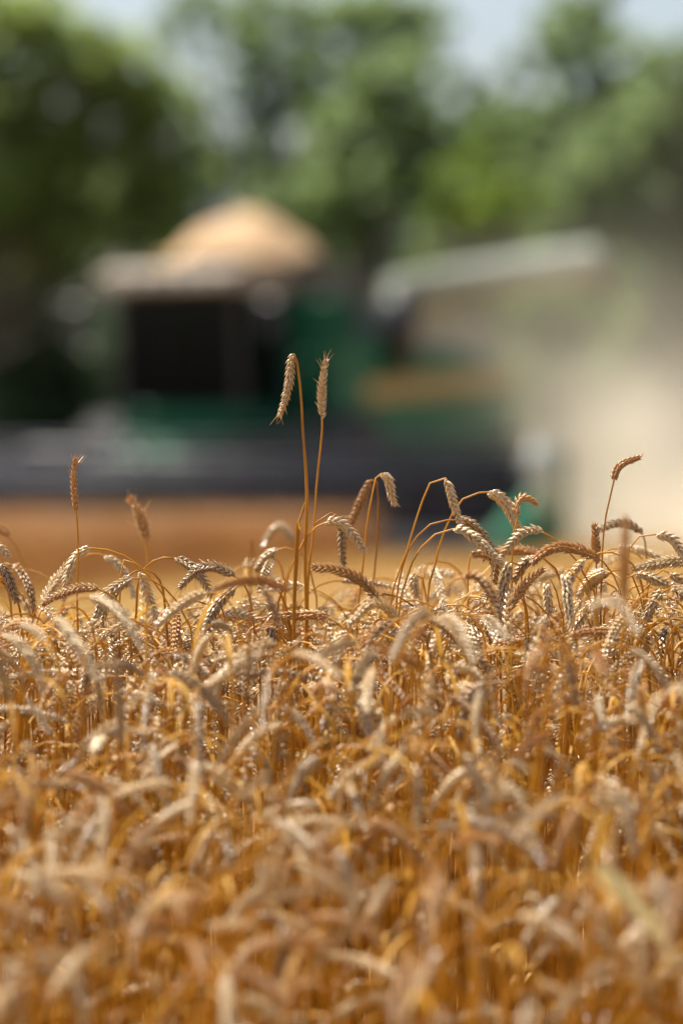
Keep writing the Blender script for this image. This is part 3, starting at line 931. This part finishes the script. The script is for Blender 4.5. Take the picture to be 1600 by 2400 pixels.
# ---- hand-placed stalks, traced: stem and ear outlines in the 1600 x 2400 frame, each at its own distance
# (label, distance offset from focus, stem px, ear px, ear depth drift, roll, width, kind, awns)
H = [
    ('tallest stalk, its ear hanging straight down beside a long orange stem', 0.0, [(716, 1440), (718, 1204), (711, 1000), (702, 898), (694, 838)], [(688, 829), (681, 850), (678, 890), (667, 938), (656, 972)], .02, .4, .82, 'ear', (7, .024)),
    ('tall upright bristly ear right of the tallest stalk', .05, [(722, 1400), (729, 1290), (737, 1200), (749, 1075), (755, 1000)], [(755, 985), (754, 930), (757, 885), (764, 846)], 0, 1.3, .82, 'ear', (18, .020)),
    ('upright slim orange ear with splayed whiskers at far left', -.02, [(182, 1450), (184, 1330), (181, 1230), (178, 1200)], [(178, 1196), (174, 1150), (173, 1105), (177, 1075)], 0, .3, .66, 'brown_ear', (16, .026)),
    ('fuzzy brown ear leaning left on a straight stalk, before the brown crop', -.42, [(345, 1500), (346, 1380), (344, 1275)], [(343, 1268), (333, 1225), (318, 1190), (306, 1172)], 0, .8, .95, 'brown_ear', (9, .022)),
    ('ear curving down to the left behind the slim whiskered stalk', .03, [(425, 1520), (395, 1420), (330, 1330), (275, 1295), (225, 1285)], [(212, 1284), (180, 1305), (160, 1350), (149, 1403)], .02, .2, .95, 'ear', (2, .01)),
    ('ear hanging from a tight hook left of centre, on a bright stem', .0, [(281, 1500), (280, 1400), (283, 1335), (297, 1304), (315, 1317)], [(328, 1340), (340, 1375), (353, 1410), (368, 1452)], .0, .9, .9, 'ear', (2, .01)),
    ('plump ear drooping left in front of the hooked stalk', -.08, [(452, 1540), (436, 1450), (403, 1395), (360, 1360), (322, 1354)], [(311, 1355), (275, 1375), (245, 1403), (220, 1458)], -.02, .5, 1.0, 'ear', (3, .01)),
    ('whiskered ear arching left with frayed tips, left of centre', .05, [(595, 1520), (590, 1430), (578, 1375), (562, 1357)], [(551, 1352), (505, 1330), (462, 1337), (424, 1374)], .02, 1.2, .95, 'ear', (12, .024)),
    ('out-of-focus brown ear lying level, above the centre-left ears', -.52, [(700, 1620), (704, 1480), (692, 1400), (678, 1384)], [(668, 1380), (610, 1362), (555, 1364), (500, 1382)], -.06, .3, .88, 'brown_ear', (0, .01)),
    ('soft pale ear sloping down left below the level brown ear', -.30, [(572, 1600), (560, 1470), (530, 1398), (495, 1388)], [(482, 1390), (450, 1402), (410, 1428), (368, 1466)], -.03, .7, .9, 'ear', (0, .01)),
    ('dark blurred ear pointing down, crossing the level brown ear', -.55, [(585, 1330), (600, 1345), (612, 1362)], [(616, 1376), (632, 1405), (648, 1440), (658, 1470)], -.02, 1.2, .72, 'brown_ear', (0, .01)),
    ('small ear sloping left just behind the broken straw', .22, [(745, 1480), (735, 1370), (715, 1305), (685, 1287), (668, 1284)], [(656, 1286), (632, 1300), (615, 1318), (603, 1334)], .02, .7, .95, 'ear', (1, .01)),
    ('blurred white hook-shaped ear behind the broken straw', .85, [(705, 1480), (698, 1340), (688, 1285)], [(683, 1268), (668, 1240), (645, 1240), (622, 1268)], .02, .5, .92, 'ear', (4, .025)),
    ('ear cut by the left edge, hanging towards the right', .0, [(-60, 1500), (-50, 1380), (-28, 1322), (-10, 1312)], [(-2, 1318), (14, 1345), (28, 1378), (38, 1408)], .0, .6, .95, 'ear', (1, .01)),
    ('blurred ear peeking in at the left edge above the others', .65, [(62, 1500), (57, 1350), (45, 1290), (28, 1268)], [(24, 1264), (10, 1246), (-10, 1236), (-40, 1236)], .0, .6, .95, 'brown_ear', (0, .01)),
    ('short pale ear end at the left edge above the hanging ear', .05, [(-70, 1480), (-66, 1340), (-50, 1290)], [(-40, 1282), (-20, 1278), (0, 1284), (18, 1302)], .0, .6, .9, 'ear', (1, .01)),
    ('pale ear drooping right with frayed tip, right of the two tall stalks', .0, [(664, 1500), (674, 1366), (697, 1297), (726, 1246), (748, 1232)], [(762, 1226), (790, 1224), (820, 1246), (851, 1288)], .01, .9, 1.0, 'ear', (9, .016)),
    ('grey ear hanging straight down behind the frayed pale ear', .06, [(650, 1500), (670, 1362), (700, 1288), (735, 1232), (762, 1206), (782, 1202)], [(792, 1210), (800, 1240), (802, 1285), (804, 1330)], .02, .4, .85, 'ear', (3, .01)),
    ('ear stretched level to the left with white upper edge, at centre', -.12, [(935, 1600), (925, 1500), (905, 1430), (890, 1408)], [(884, 1402), (845, 1360), (790, 1336), (736, 1331)], .0, 1.1, .98, 'brown_ear', (4, .016)),
    ('orange-brown ear hanging down left of the frayed white ear', .30, [(868, 1520), (874, 1380), (885, 1220), (884, 1135)], [(872, 1122), (852, 1160), (836, 1195), (820, 1232)], .02, 1.4, .92, 'brown_ear', (2, .01)),
    ('white-lit ear with frayed tip hanging from a small hook, right of centre', .12, [(838, 1500), (842, 1400), (856, 1250), (872, 1160), (880, 1122)], [(886, 1112), (902, 1113), (912, 1138), (922, 1178)], .02, .3, .98, 'ear', (14, .018)),
    ('ear hanging from a high rounded arch of orange stem', .0, [(912, 1470), (948, 1306), (973, 1219), (1004, 1138), (1022, 1121), (1038, 1118)], [(1045, 1122), (1056, 1155), (1066, 1190), (1078, 1222)], .01, 1.2, .86, 'ear', (1, .01)),
    ('upper of two sharp ears sloping down right below the high arch', .03, [(925, 1480), (953, 1296), (984, 1250), (1020, 1222), (1055, 1219)], [(1066, 1218), (1100, 1226), (1128, 1252), (1156, 1292)], .02, .4, 1.02, 'ear', (1, .01)),
    ('lower of two sharp ears sloping down right below the high arch', -.03, [(928, 1500), (958, 1340), (990, 1280), (1030, 1246), (1058, 1241)], [(1068, 1237), (1108, 1258), (1140, 1286), (1176, 1322)], -.01, 1.3, .95, 'ear', (2, .01)),
    ('plump ear arching right in front of the pale header shield', .10, [(1000, 1480), (1019, 1332), (1040, 1245), (1071, 1184), (1098, 1160), (1126, 1154)], [(1138, 1152), (1170, 1166), (1195, 1200), (1216, 1246)], .02, .7, 1.05, 'ear', (0, .01)),
    ('short twisted orange ear curled over on an upright stalk', .04, [(1199, 1500), (1199, 1310), (1204, 1243), (1211, 1210)], [(1213, 1206), (1209, 1186), (1219, 1170), (1238, 1167), (1256, 1182)], .03, .9, .78, 'brown_ear', (9, .008)),
    ('crisp ear drooping left from a thin stem, right of the curled ear', -.02, [(1400, 1480), (1365, 1340), (1316, 1276), (1290, 1257)], [(1272, 1248), (1245, 1243), (1214, 1258), (1176, 1303)], .01, .9, .9, 'ear', (2, .01)),
    ('long dark ear arched like a bridge on the right', -.05, [(1470, 1540), (1455, 1400), (1430, 1335), (1408, 1313)], [(1398, 1307), (1357, 1289), (1311, 1282), (1275, 1295), (1250, 1317)], .0, .5, 1.0, 'brown_ear', (0, .01)),
    ('pale ear end sloping left at the foot of the bridge-shaped ear', .05, [(1350, 1540), (1330, 1420), (1300, 1330), (1266, 1306)], [(1252, 1308), (1235, 1318), (1219, 1336), (1206, 1358)], .01, 1.0, .98, 'ear', (0, .01)),
    ('folded brown ear below the two sharp sloping ears', .02, [(1096, 1530), (1095, 1400), (1098, 1325), (1102, 1305)], [(1107, 1299), (1138, 1298), (1160, 1320), (1157, 1362)], -.02, .3, .98, 'brown_ear', (0, .01)),
    ('soft golden ear arching right and down, lower right of centre', -.35, [(960, 1600), (1000, 1450), (1031, 1396), (1060, 1363)], [(1076, 1354), (1112, 1349), (1143, 1378), (1163, 1420), (1174, 1468)], -.04, 1.2, .90, 'brown_ear', (2, .01)),
    ('plump upright-hanging ear in shade under the curled ear', .0, [(1238, 1520), (1228, 1400), (1216, 1322), (1204, 1308)], [(1196, 1312), (1187, 1340), (1180, 1375), (1173, 1410)], .0, .1, 1.05, 'ear', (0, .01)),
    ('bristly orange ear leaning up to the right, right of centre', -.02, [(1165, 1560), (1178, 1470), (1188, 1432)], [(1190, 1428), (1215, 1390), (1243, 1356), (1270, 1336)], .0, 1.0, .95, 'brown_ear', (14, .012)),
    ('lone ear nodding right on a thin stalk before the bright dust', .0, [(1405, 1520), (1410, 1350), (1418, 1225), (1436, 1138)], [(1438, 1128), (1443, 1103), (1464, 1084), (1499, 1072)], .03, .3, .86, 'brown_ear', (12, .008)),
    ('dark out-of-focus upright ear in front at the right', -.95, [(1463, 1720), (1462, 1560), (1462, 1420)], [(1462, 1408), (1460, 1350), (1463, 1280), (1466, 1216)], .0, .6, .82, 'brown_ear', (0, .01)),
    ('small upright brown ear left of the dark blurred one', .06, [(1396, 1500), (1397, 1400), (1397, 1338)], [(1397, 1332), (1396, 1300), (1395, 1266), (1393, 1232)], .0, 1.2, .85, 'brown_ear', (4, .008)),
    ('level ear bridging behind the lone nodding stalk', .28, [(1516, 1480), (1515, 1340), (1512, 1275), (1506, 1256)], [(1502, 1248), (1475, 1230), (1440, 1228), (1402, 1242)], .0, .6, .85, 'ear', (1, .01)),
    ('ear drooping at the right edge on an arched thin stem', .08, [(1462, 1480), (1468, 1330), (1482, 1270), (1515, 1252)], [(1545, 1254), (1570, 1262), (1590, 1285), (1606, 1315)], .0, .9, .95, 'ear', (2, .01)),
    ('big blurred ear arching right, in front at the lower right', -.85, [(1320, 1700), (1325, 1540), (1340, 1460), (1362, 1432)], [(1380, 1424), (1425, 1410), (1465, 1432), (1492, 1482)], -.05, .7, .95, 'ear', (0, .01)),
    ('big blurred grey ear drooping left from a blurred arch, below centre', -.8, [(1130, 1760), (1110, 1600), (1075, 1480), (1035, 1444)], [(1015, 1440), (975, 1448), (945, 1488), (918, 1545)], -.05, .5, .92, 'ear', (0, .01)),
    ('big blurred cream ear drooping right from a blurred arch, below centre', -.75, [(905, 1760), (930, 1560), (985, 1460), (1012, 1448)], [(1025, 1448), (1060, 1462), (1088, 1500), (1108, 1552)], -.05, 1.0, .98, 'ear', (0, .01)),
    ('scaly ear hanging straight down, right of the bristly orange one', -.18, [(1400, 1560), (1385, 1420), (1352, 1345), (1330, 1334)], [(1322, 1338), (1326, 1375), (1331, 1415), (1338, 1465)], -.02, .1, 1.08, 'ear', (0, .01)),
    ('small crisp ear hanging beneath the bridge-shaped ear', .12, [(1320, 1540), (1312, 1430), (1296, 1365), (1286, 1356)], [(1281, 1360), (1281, 1385), (1283, 1410), (1287, 1438)], .0, .2, .98, 'ear', (0, .01)),
    ('small ear hanging in the gap under the high arch', .15, [(1010, 1560), (1003, 1440), (988, 1350), (976, 1340)], [(969, 1343), (969, 1360), (972, 1378), (976, 1395)], .01, .2, .98, 'ear', (0, .01)),
    ('pale ear sloping left under the dark blurred upright ear', .02, [(1520, 1560), (1510, 1440), (1480, 1350), (1452, 1336)], [(1440, 1337), (1415, 1345), (1395, 1360), (1375, 1384)], .0, .6, .95, 'ear', (3, .01)),
    ('ear arching over like a bow at lower centre', -.22, [(990, 1640), (975, 1530), (950, 1480), (936, 1462)], [(930, 1455), (900, 1420), (868, 1416), (818, 1462)], -.03, .8, .95, 'ear', (3, .01)),
    ('grey blurred ear drooping right under a thin pale arch, left', -.55, [(110, 1650), (118, 1500), (140, 1425), (175, 1402), (205, 1400)], [(222, 1402), (265, 1425), (300, 1462), (330, 1515)], -.04, .6, .95, 'ear', (0, .01)),
    ('heavy grey blurred ear sloping down right at far left', -.62, [(40, 1700), (62, 1540), (100, 1450), (122, 1440)], [(132, 1446), (165, 1490), (195, 1535), (222, 1590)], -.04, 1.2, 1.0, 'ear', (0, .01)),
    ('sharp ear hanging down left of the dark crossing ear', -.02, [(532, 1560), (528, 1460), (512, 1402), (500, 1394)], [(494, 1400), (493, 1430), (497, 1462), (502, 1495)], .0, .2, .98, 'ear', (0, .01)),
    ('shaded scaly ear hanging below the dark crossing ear', -.08, [(690, 1620), (680, 1500), (658, 1440), (645, 1436)], [(638, 1442), (636, 1475), (634, 1510), (632, 1542)], .0, .3, 1.02, 'ear', (2, .01)),
    ('short ear pointing right in the thicket behind the sharp hanging ear', .04, [(500, 1560), (496, 1480), (505, 1445), (515, 1440)], [(522, 1440), (550, 1440), (580, 1444), (603, 1452)], .0, .9, .9, 'ear', (2, .01)),
    ('ear drooping at the right edge, crossing pale stems', .12, [(1500, 1560), (1510, 1420), (1530, 1345), (1552, 1336)], [(1562, 1340), (1582, 1352), (1598, 1372), (1612, 1400)], .0, .9, .95, 'ear', (2, .01)),
    ('level pale ear pointing right, at the right edge below the others', -.06, [(1440, 1560), (1440, 1440), (1455, 1365), (1470, 1348)], [(1480, 1345), (1515, 1350), (1550, 1366), (1580, 1374)], .0, .5, .92, 'ear', (5, .012)),
]
STALK_GROUP = 'ripe wheat stalks of the near field'
occupied = []      # (pixel x, pixel y, distance) of hand-placed ears


def build_stalk(stem, ear, label, lod, kind, roll, width, awns, tintv, r, leaf=None, stem_r=0.0015, split=False):
    base = stem[0].copy()
    root = link('wheat_stalk', None, loc=base)
    root.empty_display_size = 0.05
    tag(root, label, 'wheat', STALK_GROUP)
    sides = 7 if lod == 0 else 5
    rad = np.linspace(stem_r * 1.45, stem_r * .8, len(stem))
    arc = np.r_[0, np.cumsum(np.linalg.norm(np.diff(stem, axis=0), axis=1))]
    sheath = arc[-1] - r.uniform(.10, .22)              # the leaf sheath ends here; a node swells below it
    rad = rad * np.where(arc < sheath, 1.22, 1.0) * (1 + .35 * np.exp(-((arc - sheath + .16) / .006) ** 2))
    stem = stem.copy()
    stem[1:-1, 0] += .0012 * np.sin(arc[1:-1] * r.uniform(18, 40) + r.uniform(0, 6)) * np.clip((arc[-1] - arc[1:-1]) / .1, 0, 1)
    v, f = tube_geo(stem - base, rad, sides)
    link('stem', mesh_np('stem', v, f, M['straw'], True, tintv), root)
    L = np.linalg.norm(np.diff(ear, axis=0), axis=1).sum()
    n = int(np.clip(round(L / 0.0038), 9, 26))
    fr = ear_frames(ear, n, roll, width, r)
    v, f = tube_geo(ear, np.linspace(stem_r * .95, .0007, len(ear)), 5)
    parts = [(v, f)]
    if awns[0]:
        av, af = awn_geo(ear, awns[0], awns[1], r)
        parts += list(zip(av, af))
    if not split:
        sv, sf = SPK[lod]
        for o, R, sc in fr:
            parts.append(((sv * sc) @ R.T + o, sf))
    v, f = merge(parts)
    eo = link('ear', mesh_np('ear', v - base, f, M[kind], True, tintv), root)
    if split:
        key = (kind, int(tintv * 3))
        if key not in SPK_MESH:
            SPK_MESH[key] = mesh_np('spikelet', SPK[0][0], SPK[0][1], M[kind], True, (key[1] + .5) / 3)
        from mathutils import Matrix
        for o, R, sc in fr:
            so = link('spikelet', SPK_MESH[key], eo)
            m4 = np.eye(4); m4[:3, :3] = R * sc; m4[:3, 3] = o - base
            so.matrix_basis = Matrix(m4.tolist())
    if leaf is not None:
        v, f = ribbon(leaf, .005 + .003 * r.random(), (0, 0, 1))
        link('leaf', mesh_np('leaf', v - base, f, M['dry_leaf'], True, r.random()), root)
    return root


def leaf_path(r, stem, frac, length):
    i = int(frac * (len(stem) - 1))
    p = stem[i]
    az = r.random() * 6.283
    d = np.array([math.cos(az), math.sin(az), 0])
    a0 = r.uniform(.35, .9); a1 = a0 + r.uniform(.9, 2.4)
    ang = np.linspace(a0, a1, 9)
    st = d[None, :] * np.sin(ang)[:, None] + np.array([0, 0, 1.0])[None, :] * np.cos(ang)[:, None]
    return p + np.vstack([[0, 0, 0], np.cumsum(st[:-1] * length / 8, axis=0)])


for i, (label, dd, sp, ep, drift, roll, width, kind, awns) in enumerate(H):
    r = np.random.default_rng(500 + i)
    d = FOCUS + dd
    st = [P3(x, y, d) for x, y in sp]
    b = np.array([st[0][0] + r.normal() * .02, st[0][1] + r.normal() * .04, 0.0])
    b[2] = gz(b[1])
    st = [b, b + (st[0] - b) * .5 + np.array([r.normal() * .008, 0, 0])] + st
    ea = [P3(x, y, d + drift * k / (len(ep) - 1)) for k, (x, y) in enumerate(ep)]
    both = resample(st + ea, 90)
    # split the common curve where the ear begins
    k = int(np.argmin(np.linalg.norm(both - ea[0], axis=1)))
    stem = np.vstack([both[:k:2], both[k:k + 1]])
    ear = resample(both[k:], 26)
    sharp = abs(dd) < 0.34
    lf = leaf_path(r, stem, r.uniform(.62, .8), r.uniform(.06, .13)) if i > 1 and r.random() < .3 else None
    build_stalk(stem, ear, label, 0, kind, roll * 1.57, width, awns, r.random(), r, lf, 0.0021 if i == 0 else (.0017 if i == 1 else .0015), split=sharp)
    for x, y in ep:
        occupied.append((x, y, d))

# the broken straw and the pale folded leaf are things of their own kind
st = [P3(689, 1470, 5.22), P3(690, 1400, 5.22), P3(694, 1306, 5.22), P3(699, 1225, 5.22)]
b = np.array([st[0][0], 5.2, float(gz(5.2))])
root = link('broken_straw', None, loc=b)
tag(root, 'brown broken straw with a bent tip, left of the tallest stalk', 'straw')
q = resample([b, (b + st[0]) / 2] + st, 24)
v, f = tube_geo(q - b, np.r_[np.linspace(.0022, .0016, 16), np.linspace(.0017, .0032, 8)], 7)
link('stem', mesh_np('stem', v, f, M['straw'], True, .05), root)
q = resample([P3(700, 1224, 5.22), P3(706, 1206, 5.22), P3(715, 1177, 5.22)], 8)
v, f = tube_geo(q - b, np.linspace(.0018, .0010, 8), 5)
link('bent_tip', mesh_np('bent_tip', v, f, M['dry_leaf'], True, .2), root)

LD = 3.70
st = [P3(1360, 2420, LD), P3(1385, 2200, LD), P3(1396, 2035, LD)]
b = np.array([st[0][0], LD, float(gz(LD))])
root = link('leaf_stalk', None, loc=b)
tag(root, 'broad pale yellow leaf blade sloping down at the lower right edge, on its straw', 'straw')
q = resample([b, (b + st[0]) / 2] + st, 16)
v, f = tube_geo(q - b, np.linspace(.0022, .0015, 16), 6)
link('stem', mesh_np('stem', v, f, M['straw'], True, .3), root)
q = resample([P3(1395, 2028, LD), P3(1455, 2085, LD - .01), P3(1520, 2158, LD - .02), P3(1565, 2225, LD - .03), P3(1592, 2290, LD - .04)], 14)
v, f = ribbon(q, .019, (0.35, -1, 0.25), .12)
link('leaf', mesh_np('leaf', v - b, f, M['pale_leaf'], True, .8), root)
q = resample([P3(1396, 2030, LD), P3(1408, 1960, LD), P3(1424, 1900, LD), P3(1434, 1860, LD + .01)], 10)
v, f = ribbon(q, .014, (0.2, -1, 0.1), .12)
link('leaf', mesh_np('leaf', v - b, f, M['dry_leaf'], True, .4), root)

# ---- the rest of the near field: scattered stalks
Y0, Y1, XW = 3.8, 7.4, 1.5
cell = 0.040
gx, gy = np.meshgrid(np.arange(-XW, XW, cell), np.arange(Y0, Y1, cell))
pos = np.c_[gx.ravel(), gy.ravel()] + rng.uniform(-.5, .5, (gx.size, 2)) * cell
S = []
for j, (x, y) in enumerate(pos):
    r = np.random.default_rng(9000 + j)
    apex = float(np.clip(r.normal(.82, .045), .66, .90)) if r.random() < .7 else r.uniform(.60, .80)
    if y > 6.0:
        if r.random() < .45:
            continue
        apex = r.uniform(.58, .73)
    elif y > 5.0:                         # a ragged, lower back edge; fuller towards the right
        px_ = 800 + FPX * x / y
        apex = min(apex + .02, .862 + .04 * np.clip((px_ - 900) / 600, -.5, 1) + .014 * r.normal())
        if r.random() < (.15 if px_ > 930 else .05):   # taller ones, mostly on the right
            apex = r.uniform(.875, .945)
    elif y < 4.45 and r.random() < .30:
        apex = r.uniform(.42, .68)
    elif y > 4.35 and r.random() < .16:   # a few tall ones stand out of the slope
        apex = r.uniform(.79, .87) - float(gz(y))
    az = r.uniform(0, 2 * math.pi)
    k_ = r.random()
    bend = r.uniform(2.45, 3.1) if k_ < .62 else r.uniform(1.6, 2.5) if k_ < .88 else r.uniform(.6, 1.5) if k_ < .94 else r.uniform(.05, .4)
    el = r.uniform(.055, .108) * (.88 if y < 4.7 else 1.0)
    lean = abs(r.normal(0, .11))
    stem, ear = grow(r, x, y, apex, az, bend, el, lean, r.uniform(.07, .17), r.uniform(.0, .05), r.uniform(.15, .75))
    S.append((stem, ear, r.uniform(0, 1), r.uniform(.66, 1.0) * (.9 if y < 4.7 else 1.0), 'brown_ear' if r.random() < .22 else 'ear', r.random(), az, bend, r))
# which of them the lens sees best: coarse depth test of the ears
GW, GH, CS = 400, 600, 4.0
buf = np.full((GH, GW), -1, int)
st_all = []
for j, s_ in enumerate(S):
    e = s_[1][::3]
    X_, Y_, D_ = project(e)
    for a_, b_, d_ in zip(X_, Y_, D_):
        st_all.append((d_, j, a_ / CS, b_ / CS, .0062 * FPX / d_ / CS))
st_all.sort()
for d_, j, a_, b_, rr in st_all:
    x0, x1, y0, y1 = int(a_ - rr), int(a_ + rr) + 1, int(b_ - rr), int(b_ + rr) + 1
    if x1 <= 0 or y1 <= 0 or x0 >= GW or y0 >= GH:
        continue
    w = buf[max(0, y0):y1, max(0, x0):x1]
    w[w < 0] = j
cnt = np.bincount(buf[buf >= 0], minlength=len(S))
order = np.argsort(-cnt)
NPICK = 300 - len(H)
pick = [int(j) for j in order[:NPICK] if cnt[j] > 0]
pick_set = set(pick)

# labels that single each one out by distance, droop, shade and place
def where(x, y):
    cx = ['at the left edge', 'far left', 'left', 'left of centre', 'at centre', 'right of centre', 'right', 'far right', 'at the right edge'][int(np.clip(x / 1600 * 9, 0, 8))]
    cy = ['in the top fringe', 'just below the fringe', 'in the upper mass', 'halfway down the mass', 'low in the mass', 'near the bottom', 'at the very bottom'][int(np.clip((y - 1380) / 1020 * 7, 0, 6))]
    return cx, cy


info = []
for j in pick:
    stem, ear, roll, width, kind, tv, az, bend, r = S[j]
    X_, Y_, D_ = project(ear)
    d = D_.mean()
    blur = 'very blurred' if d < 3.7 else 'blurred' if d < 4.5 else 'soft' if d < 5.0 else 'sharp'
    dx, dy = X_[-1] - X_[0], Y_[-1] - Y_[0]
    if bend < .6:
        pose = 'upright'
    elif abs(dx) > 1.6 * abs(dy):
        pose = 'level, pointing ' + ('right' if dx > 0 else 'left')
    elif abs(dx) < .35 * abs(dy):
        pose = 'hanging straight down' if dy > 0 else 'upright'
    else:
        pose = 'drooping ' + ('right' if dx > 0 else 'left')
    shade = 'brown' if kind == 'brown_ear' else ('pale' if tv > .62 else 'tan' if tv > .3 else 'dull')
    cx, cy = where(X_.mean(), Y_.mean())
    info.append([f'{blur} {shade} ear {pose}, {cx}, {cy}', X_.mean(), Y_.mean()])
byl = {}
for k, t in enumerate(info):
    byl.setdefault(t[0], []).append(k)
ordw = ['leftmost', 'second', 'third', 'fourth', 'fifth', 'sixth', 'seventh']
for t, ks in byl.items():
    if len(ks) > 1:
        ks.sort(key=lambda k: info[k][1])
        for n_, k in enumerate(ks):
            info[k][0] = f'{ordw[min(n_, 6)]} {t}'
for k, j in enumerate(pick):
    stem, ear, roll, width, kind, tv, az, bend, r = S[j]
    lf = leaf_path(r, stem, r.uniform(.3, .6), r.uniform(.10, .2)) if r.random() < .35 else None
    build_stalk(stem, ear, info[k][0], 1, kind, roll * 3.14, width, (int(r.integers(0, 7)), .014), tv, r, lf)

# the remaining stalks, one mass
Vs, Fs, Ts, Ms, nv = [], [], [], [], 0


def put(v, f, t, mi):
    global nv
    f = tri(np.asarray(f))
    Vs.append(v); Fs.append(f + nv); Ts.append(np.full(len(v), t)); Ms.append(np.full(len(f), mi))
    nv += len(v)


for j, (stem, ear, roll, width, kind, tv, az, bend, r) in enumerate(S):
    if j in pick_set:
        continue
    v, f = tube_geo(stem, np.linspace(.0021, .0012, len(stem)), 3)
    put(v, f, tv, 0)
    e = ear[::2]
    fr = ear_frames(e, 14, roll * 3.14, width, r)
    sv, sf = SPK[2]
    O = np.array([o for o, R, sc in fr]); Rm = np.array([R * sc for o, R, sc in fr])
    v = np.einsum('nij,vj->nvi', Rm, sv) + O[:, None, :]
    f = (sf[None] + (np.arange(len(fr)) * len(sv))[:, None, None]).reshape(-1, 3)
    put(v.reshape(-1, 3), f, tv, 2 if kind == 'brown_ear' else 1)
    if r.random() < .45:
        lv, lfc = ribbon(leaf_path(r, stem, r.uniform(.2, .55), r.uniform(.08, .18)), .0055, (0, 0, 1))
        put(lv, lfc, r.random(), 3)
me = mesh_np('wheat_field', np.concatenate(Vs), np.concatenate(Fs), [M['straw'], M['ear'], M['brown_ear'], M['dry_leaf']], True, None, np.concatenate(Ms))
at = me.attributes.new('tint', 'FLOAT', 'POINT')
at.data.foreach_set('value', np.concatenate(Ts).astype(np.float32))
tag(link('wheat_field', me), 'dense mass of ripe golden wheat filling the lower half', 'wheat', kind='stuff')
print('stalks', len(S), 'picked', len(pick), 'tris', len(me.polygons))
